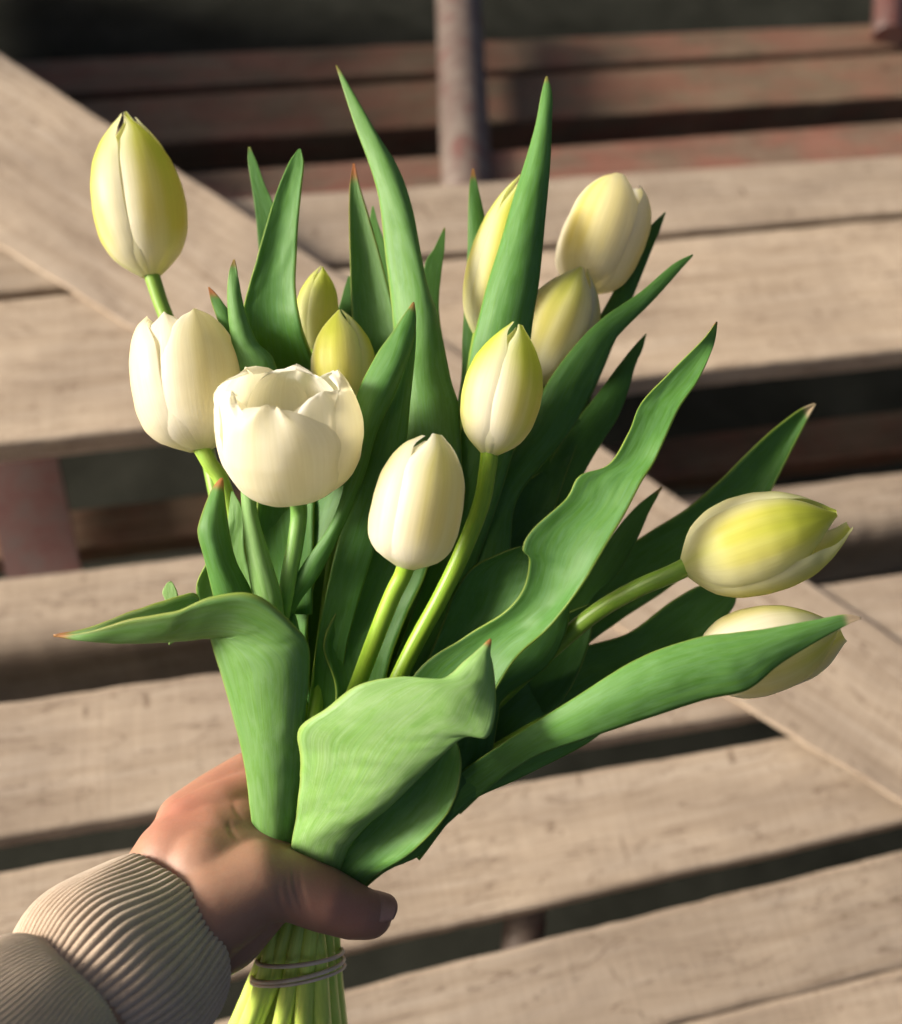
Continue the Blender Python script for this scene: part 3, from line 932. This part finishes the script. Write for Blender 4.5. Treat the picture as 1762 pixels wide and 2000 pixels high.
# M broad bright leaf in front
L(T["mid"], [(570, 1700, 660, 1712, .398, .2), (572, 1640, 690, 1640, .388, .5, .6), (584, 1560, 760, 1575, .377, .7, 1.2, 690, 1580), (588, 1490, 830, 1508, .369, .7, 1.4, 740, 1516), (584, 1424, 885, 1452, .364, .6, 1.2, 772, 1470), (640, 1382, 918, 1436, .361, .5, .8, 810, 1424), (700, 1338, 952, 1438, .359, .4, .5, 850, 1392),
             (780, 1322, 966, 1400, .358, .3, .2, 880, 1352), (862, 1327, 967, 1345, .358, .3, 0, 918, 1325), (908, 1292, 962, 1300, .358, .2, 0, 938, 1290), (936, 1268, 957, 1276, .359, .1), (957, 1248, 960, 1249, .36)], tone=1.0, seed=22, red=.9, redlen=.03, nv=21, wave=.5)
# M2 leaf folded under it
L(T["mid"], [(610, 1740, 680, 1760, .406, .1), (640, 1700, 725, 1715, .398, .2), (690, 1640, 800, 1668, .388, -.3, 1.), (750, 1575, 868, 1598, .381, -.4, 1.), (800, 1520, 893, 1545, .378, -.4, .8), (840, 1470, 901, 1490, .377, -.2, .4), (888, 1444, 892, 1446, .378)], tone=.55, seed=23, wave=.4)
L(T["mid"], [(620, 1760, 700, 1745, .41, .1), (680, 1690, 755, 1700, .402, .2), (720, 1640, 828, 1664, .394, .2), (780, 1590, 866, 1600, .389, .2), (850, 1548, 890, 1556, .387, .1), (897, 1530, 899, 1532, .388)], tone=.5, seed=24)
# S broad dark leaf behind the middle stem
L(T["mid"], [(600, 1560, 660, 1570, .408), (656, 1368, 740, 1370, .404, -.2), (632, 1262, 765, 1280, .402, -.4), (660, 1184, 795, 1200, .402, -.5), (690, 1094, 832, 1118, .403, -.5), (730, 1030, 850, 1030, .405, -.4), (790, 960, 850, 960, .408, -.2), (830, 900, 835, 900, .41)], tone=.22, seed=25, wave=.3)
# U strap leaf with its tip over A
L(T["yb"], [(560, 1330, 600, 1330, .405), (553, 1190, 574, 1205, .398, .1), (588, 1110, 625, 1120, .394, .15), (648, 1022, 676, 1015, .391, .2), (680, 925, 712, 925, .389, .25), (692, 840, 735, 845, .388, .3), (699, 770, 772, 765, .388, .4, 0, 742, 765), (735, 696, 796, 700, .389, .35, 0, 774, 698), (765, 653, 808, 660, .39, .25), (790, 615, 812, 624, .392, .1), (807, 591, 809, 591, .394)],
  tone=.4, seed=26, red=.7, redlen=.03)
L(T["yb"], [(600, 1520, 650, 1520, .412), (612, 1350, 668, 1350, .407), (620, 1250, 680, 1250, .404), (655, 1080, 735, 1060, .401, .1), (690, 960, 772, 960, .399, .2), (712, 870, 792, 870, .397, .3), (745, 780, 800, 790, .396, .3), (780, 690, 810, 690, .396, .15), (806, 640, 813, 628, .397)], tone=.42, seed=27)
# V two small leaves at the right of the left tulip
L(T["l"], [(500, 900, 560, 900, .402), (462, 720, 540, 720, .40, .3), (454, 670, 503, 670, .399, .3), (448, 625, 482, 622, .398, .25), (445, 575, 471, 578, .397, .15), (448, 530, 464, 532, .396), (456, 507, 459, 507, .396)], tone=.6, seed=28, red=.6, redlen=.05)
L(T["l"], [(500, 820, 540, 820, .406), (456, 705, 500, 700, .405, .1), (440, 660, 470, 650, .404, .1), (425, 622, 452, 616, .403, .1), (411, 583, 430, 583, .402), (407, 561, 410, 561, .402)], tone=.5, seed=29, red=1.0, redlen=.10)
# W left lower leaf
L(T["l"], [(470, 1350, 540, 1350, .40), (425, 1190, 500, 1180, .392, .4, -.3), (400, 1090, 462, 1100, .388, .5, -.5), (388, 1044, 449, 1050, .387, .5, -.5), (392, 1015, 442, 1005, .387, .4, -.4), (412, 962, 437, 965, .389, .2), (431, 934, 435, 934, .39)], tone=.5, seed=30, red=.9, redlen=.07)
L(T["l"], [(500, 1420, 560, 1400, .41), (420, 1240, 520, 1240, .408, -.2), (384, 1160, 500, 1150, .404, -.3), (400, 1105, 480, 1080, .402, -.2), (440, 1040, 475, 1000, .402), (452, 960, 456, 960, .404)], tone=.7, seed=31)
# X light strap leaf
L(T["tl"], [(520, 1400, 580, 1390, .402), (510, 1230, 556, 1215, .394, .2), (492, 1150, 548, 1158, .390, .3), (482, 1076, 524, 1080, .389, .3), (474, 1000, 502, 1003, .389, .2), (470, 930, 500, 945, .39, .15), (462, 850, 500, 850, .394), (470, 790, 474, 790, .40)], tone=.9, seed=32)
# Y leaf behind the open tulip's stem
L(T["open"], [(545, 1400, 610, 1400, .412), (515, 1220, 600, 1230, .408, -.3), (500, 1100, 630, 1080, .405, -.6), (503, 980, 682, 960, .404, -.7), (520, 880, 700, 860, .406, -.6), (570, 800, 705, 780, .41, -.3), (650, 750, 655, 750, .414)], tone=.5, seed=33)
# Z dark leaves filling the heart of the bouquet
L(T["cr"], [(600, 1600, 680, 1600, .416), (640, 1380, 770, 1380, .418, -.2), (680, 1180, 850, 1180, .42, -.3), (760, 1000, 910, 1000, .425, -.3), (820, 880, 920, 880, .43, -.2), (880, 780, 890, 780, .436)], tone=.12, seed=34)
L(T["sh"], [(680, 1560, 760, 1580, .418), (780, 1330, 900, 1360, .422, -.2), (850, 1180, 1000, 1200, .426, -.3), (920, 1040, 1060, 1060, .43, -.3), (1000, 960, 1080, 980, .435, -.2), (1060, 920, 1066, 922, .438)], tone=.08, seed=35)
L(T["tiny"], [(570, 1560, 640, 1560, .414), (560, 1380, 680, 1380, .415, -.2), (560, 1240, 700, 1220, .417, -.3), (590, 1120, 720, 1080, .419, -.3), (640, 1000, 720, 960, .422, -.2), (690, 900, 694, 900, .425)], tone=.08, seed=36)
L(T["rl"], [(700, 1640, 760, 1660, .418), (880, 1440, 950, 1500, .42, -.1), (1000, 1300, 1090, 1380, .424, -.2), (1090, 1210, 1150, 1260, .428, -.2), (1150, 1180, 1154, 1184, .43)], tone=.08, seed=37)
# drooping leaf folded over to the left
L(T["open"], [(500, 1668, 570, 1680, .400, .5), (492, 1600, 574, 1612, .393, .6), (478, 1490, 585, 1530, .384, .7), (450, 1375, 594, 1420, .377, .7, .4), (414, 1255, 604, 1274, .371, .7, .8, 512, 1300), (392, 1190, 574, 1222, .368, .1, 1.8, 452, 1247), (388, 1166, 500, 1163, .365, -.6, 2.6, 408, 1246),
              (372, 1158, 415, 1166, .364, -.7, 2.4, 350, 1251), (325, 1172, 345, 1194, .364, -.5, 1.8, 290, 1255), (255, 1194, 262, 1208, .364, -.3, 1.2, 222, 1255), (170, 1227, 170, 1234, .365, .1, .5, 160, 1250), (105, 1240, 106, 1243, .366)], tone=.72, seed=38, red=.8, redlen=.05, nv=21)
# tiny shoot between the stems
L(T["open"], [(565, 1480, 600, 1480, .41), (560, 1290, 590, 1290, .40), (562, 1240, 586, 1240, .398), (568, 1215, 582, 1218, .397), (574, 1200, 577, 1200, .397)], tone=.5, seed=39)
L(T["l"], [(330, 1260, 380, 1230, .40), (326, 1185, 352, 1180, .402), (318, 1158, 346, 1156, .403), (326, 1140, 338, 1139, .404), (331, 1136, 333, 1136, .404)], tone=1.0, seed=40)

# ------------------------------------------------------------------ rubber bands
def band(label, cx, cy, rx, dy, d, rd, tiltpx, rad):
    pts = []
    n = 20
    for i in range(n + 1):
        a = 2 * math.pi * i / n
        pts.append(P(cx + rx * math.cos(a), cy + dy * math.sin(a) + tiltpx * math.cos(a), d - rd * math.sin(a)))
    o = link("rubber_band", tube_mesh("rubber_band", pts, rad, 8, 5, caps=False), M_BAND)
    return tag(o, label, "rubber band", "rubber bands round the stems")


band("upper tan rubber band around the cut tulip stems below the thumb", 586, 1868, 84, 17, .418, .0200, -10, .0009)
band("lower doubled tan rubber band around the cut tulip stems", 582, 1892, 90, 20, .421, .0205, -18, .0009)
band("thin tan rubber band just under the doubled band on the stems", 582, 1901, 92, 20, .422, .0208, -16, .0007)

# ------------------------------------------------------------------ hand and sleeve
def px(r, d): return r / F * d


bm = bmesh.new()


def ball(p, r, sc=(1, 1, 1)):
    bmesh.ops.create_icosphere(bm, subdivisions=3, radius=r, matrix=Matrix.Translation(p))


def chain(pts, n=9):
    """pts: (x, y, d, radius in photo pixels)"""
    for a, b in zip(pts, pts[1:]):
        for i in range(n + 1):
            t = i / n
            t2 = t
            d = lerp(a[2], b[2], t)
            ball(P(lerp(a[0], b[0], t), lerp(a[1], b[1], t), d), px(lerp(a[3], b[3], t2), d))


# forearm and wrist
chain([(120, 2060, .325, 130), (215, 1925, .352, 130), (300, 1830, .377, 118)], 8)
chain([(120, 2080, .34, 120), (250, 1905, .372, 130), (330, 1850, .392, 120)], 8)
# back of the hand, from the wrist to the index knuckle
chain([(300, 1830, .378, 118), (345, 1720, .394, 108), (378, 1620, .410, 72)], 10)
chain([(330, 1850, .392, 115), (400, 1740, .415, 105), (420, 1640, .425, 80)], 8)
# ulnar side of the palm, hidden behind the stems
chain([(330, 1850, .396, 110), (430, 1800, .425, 85), (450, 1740, .438, 70)], 8)
# thumb: metacarpal, two phalanges
chain([(330, 1830, .376, 108), (420, 1765, .378, 100), (500, 1722, .382, 80), (560, 1728, .385, 64), (630, 1755, .389, 62), (690, 1780, .394, 53), (722, 1787, .398, 46)], 10)
# web between thumb and index, heel of the palm
chain([(420, 1690, .398, 75), (480, 1665, .398, 48), (540, 1680, .393, 42)], 6)
chain([(370, 1850, .388, 85), (440, 1815, .388, 82), (510, 1765, .388, 60)], 8)
# broad back of the hand between the thumb and the index knuckle
chain([(375, 1628, .403, 74), (435, 1582, .410, 58), (490, 1550, .418, 48)], 8)
chain([(355, 1690, .393, 100), (415, 1655, .396, 84), (470, 1625, .402, 62), (510, 1600, .412, 44)], 8)
chain([(400, 1700, .386, 90), (460, 1680, .390, 66), (520, 1670, .394, 48)], 8)
# index finger: knuckle, then round behind the stems
chain([(366, 1606, .412, 62), (420, 1555, .420, 50), (482, 1512, .428, 44), (545, 1500, .438, 40)], 8)
chain([(545, 1500, .438, 40), (620, 1520, .440, 37), (665, 1560, .432, 33), (672, 1590, .425, 29)], 8)
# middle, ring and little fingers behind the bundle
chain([(420, 1650, .428, 62), (480, 1610, .440, 46), (570, 1600, .448, 41), (640, 1625, .444, 37), (662, 1655, .434, 31)], 8)
chain([(440, 1720, .434, 58), (500, 1690, .446, 44), (580, 1685, .450, 39), (640, 1705, .444, 35), (655, 1728, .436, 30)], 8)
chain([(440, 1790, .434, 52), (510, 1765, .446, 38), (575, 1765, .448, 33), (620, 1780, .442, 29), (632, 1795, .436, 25)], 8)
me = bpy.data.meshes.new("person_raw")
bm.to_mesh(me); bm.free()
raw = bpy.data.objects.new("person_raw", me)
COL.objects.link(raw)
rm = raw.modifiers.new("remesh", 'REMESH'); rm.mode = 'VOXEL'; rm.voxel_size = 0.0009
s1 = raw.modifiers.new("smooth", 'SMOOTH'); s1.factor = 0.5; s1.iterations = 34
dg = bpy.context.evaluated_depsgraph_get()
me = bpy.data.meshes.new_from_object(raw.evaluated_get(dg))
bpy.data.objects.remove(raw)
me.name = "person"
smooth(me)
at = me.color_attributes.new("Col", 'FLOAT_COLOR', 'POINT')
hot = [(P(345, 1575, .395), .020, .9), (P(725, 1790, .370), .022, .9), (P(440, 1520, .41), .018, .6), (P(640, 1800, .37), .014, .5)]
SK = (0.33, 0.190, 0.126); RD = (0.37, 0.155, 0.11)
# creases over the thumb joints and the wrist side of the thumb
creases = [((572, 1690), (598, 1792), 0.0007), ((584, 1694), (610, 1796), 0.0005), ((560, 1700), (580, 1785), 0.0004), ((545, 1720), (560, 1790), 0.0004),
           ((468, 1640), (446, 1600), 0.0005), ((478, 1600), (455, 1560), 0.0004)]
WCF = WFC.transposed()
me.calc_loop_triangles()
nrm_ = [v.normal.copy() for v in me.vertices]
for v in me.vertices:
    c3 = WCF @ (v.co - CAM)
    if c3.z > -0.05: continue
    q = Vector((881 + F * c3.x / -c3.z, 1000 - F * c3.y / -c3.z))
    if not (430 < q.x < 640 and 1540 < q.y < 1810) or -c3.z > .42: continue
    for a_, b_, dp in creases:
        a2, b2 = Vector(a_), Vector(b_)
        ab = b2 - a2
        t = max(0, min(1, (q - a2).dot(ab) / ab.length_squared))
        # slightly bowed line
        pq = a2 + ab * t + Vector((-7 * math.sin(math.pi * t), 0))
        dd = (q - pq).length
        v.co -= nrm_[v.index] * dp * math.exp(-(dd / 5.0) ** 2) * math.sin(math.pi * min(1, max(0.05, t)))
cl = []
for v in me.vertices:
    w = 0.0
    for c, r, s in hot:
        w = max(w, s * math.exp(-((v.co - c).length / r) ** 2))
    q = mixc(SK, RD, w)
    cl += [q[0], q[1], q[2], 1.0]
at.data.foreach_set("color", cl)
me.materials.clear()
person = link("person", me, M_SKIN)
tag(person, "bare hand gripping the tulip stems, thumb across the front", "person")

# thumb nail, seen edge on at the tip
nr = []
nc = P(722, 1787, .398)
na = (P(740, 1790, .400) - P(660, 1768, .392)).normalized()        # along the thumb
nu_ = (WFC @ Vector((0.10, 0.80, 0.50))).normalized()
nu_ = (nu_ - na * nu_.dot(na)).normalized()
nb = na.cross(nu_)
for i in range(9):
    t = i / 8
    row = []
    for j in range(11):
        w = -1 + j / 5
        th_ = w * 0.85
        wd = 1 - 0.25 * max(0, t - 0.6) / 0.4
        rr_ = 0.0097 + 0.0003 * t
        row.append(nc + na * (-0.0045 + 0.0118 * t - 0.0016 * w * w * t) + (nu_ * math.cos(th_ * wd) + nb * math.sin(th_ * wd)) * rr_)
    nr.append(row)
nm = grid_mesh("thumb_nail", nr)
nail = link("thumb_nail", nm, M_NAIL, person)
so = nail.modifiers.new("thickness", 'SOLIDIFY'); so.thickness = 0.0005
# ------------------------------------------------------------------ sleeve
A0 = P(318, 1828, .382)         # centre of the cuff rim
A1 = P(10, 2084, .325)          # towards the elbow
ax = (A1 - A0).normalized()
side = ax.cross((CAM - A0).normalized()).normalized()
up = side.cross(ax).normalized()


def sleeve_mesh(name, prof_pts, ribs, amp, nang, wob, seed, sq=1.0):
    """prof_pts: (distance along the arm, radius) in metres"""
    rows, uvs = [], []
    path = catmull([Vector((a, b, 0)) for a, b in prof_pts], 10)
    for i, q in enumerate(path):
        s, r = q.x, q.y
        row = []
        for j in range(nang):
            th = 2 * math.pi * j / nang
            tw = th + 0.10 * mnoise.noise(Vector((s * 30, math.cos(th), math.sin(th) + seed)))
            rib = abs(math.sin(tw * ribs / 2)) ** 0.7
            rr = r + amp * (rib - 0.6) + wob * mnoise.noise(Vector((math.cos(th) * 2 + seed, math.sin(th) * 2, s * 22)))
            dx = wob * 1.2 * mnoise.noise(Vector((math.cos(th) * 2, math.sin(th) * 2 + seed, 4.4)))
            row.append(A0 + ax * (s + dx) + (side * math.cos(th) + up * math.sin(th) * sq) * rr)
            uvs.append((j / nang * 4, s * 12))
        rows.append(row)
    return grid_mesh(name, rows, None, uvs, closed=True)


pp = lambda v: v / F * .375
sleeve = part("sleeve", sleeve_mesh("sleeve", [(pp(232), pp(160)), (pp(246), pp(176)), (pp(268), pp(190)), (pp(340), pp(204)), (pp(500), pp(222)), (pp(900), pp(240))], 150, .0007, 900, .0025, 3), M_SLEEVE, person)
cuff = link("cuff", sleeve_mesh("cuff", [(pp(14), pp(152)), (pp(-2), pp(160)), (pp(-4), pp(171)), (pp(8), pp(180)), (pp(50), pp(189)), (pp(100), pp(198)), (pp(150), pp(202)), (pp(195), pp(194)), (pp(232), pp(174)), (pp(252), pp(154))],
                                78, .0012, 936, .0020, 1), M_CUFF)
cuff.parent = sleeve
cuff.matrix_parent_inverse = sleeve.matrix_world.inverted()
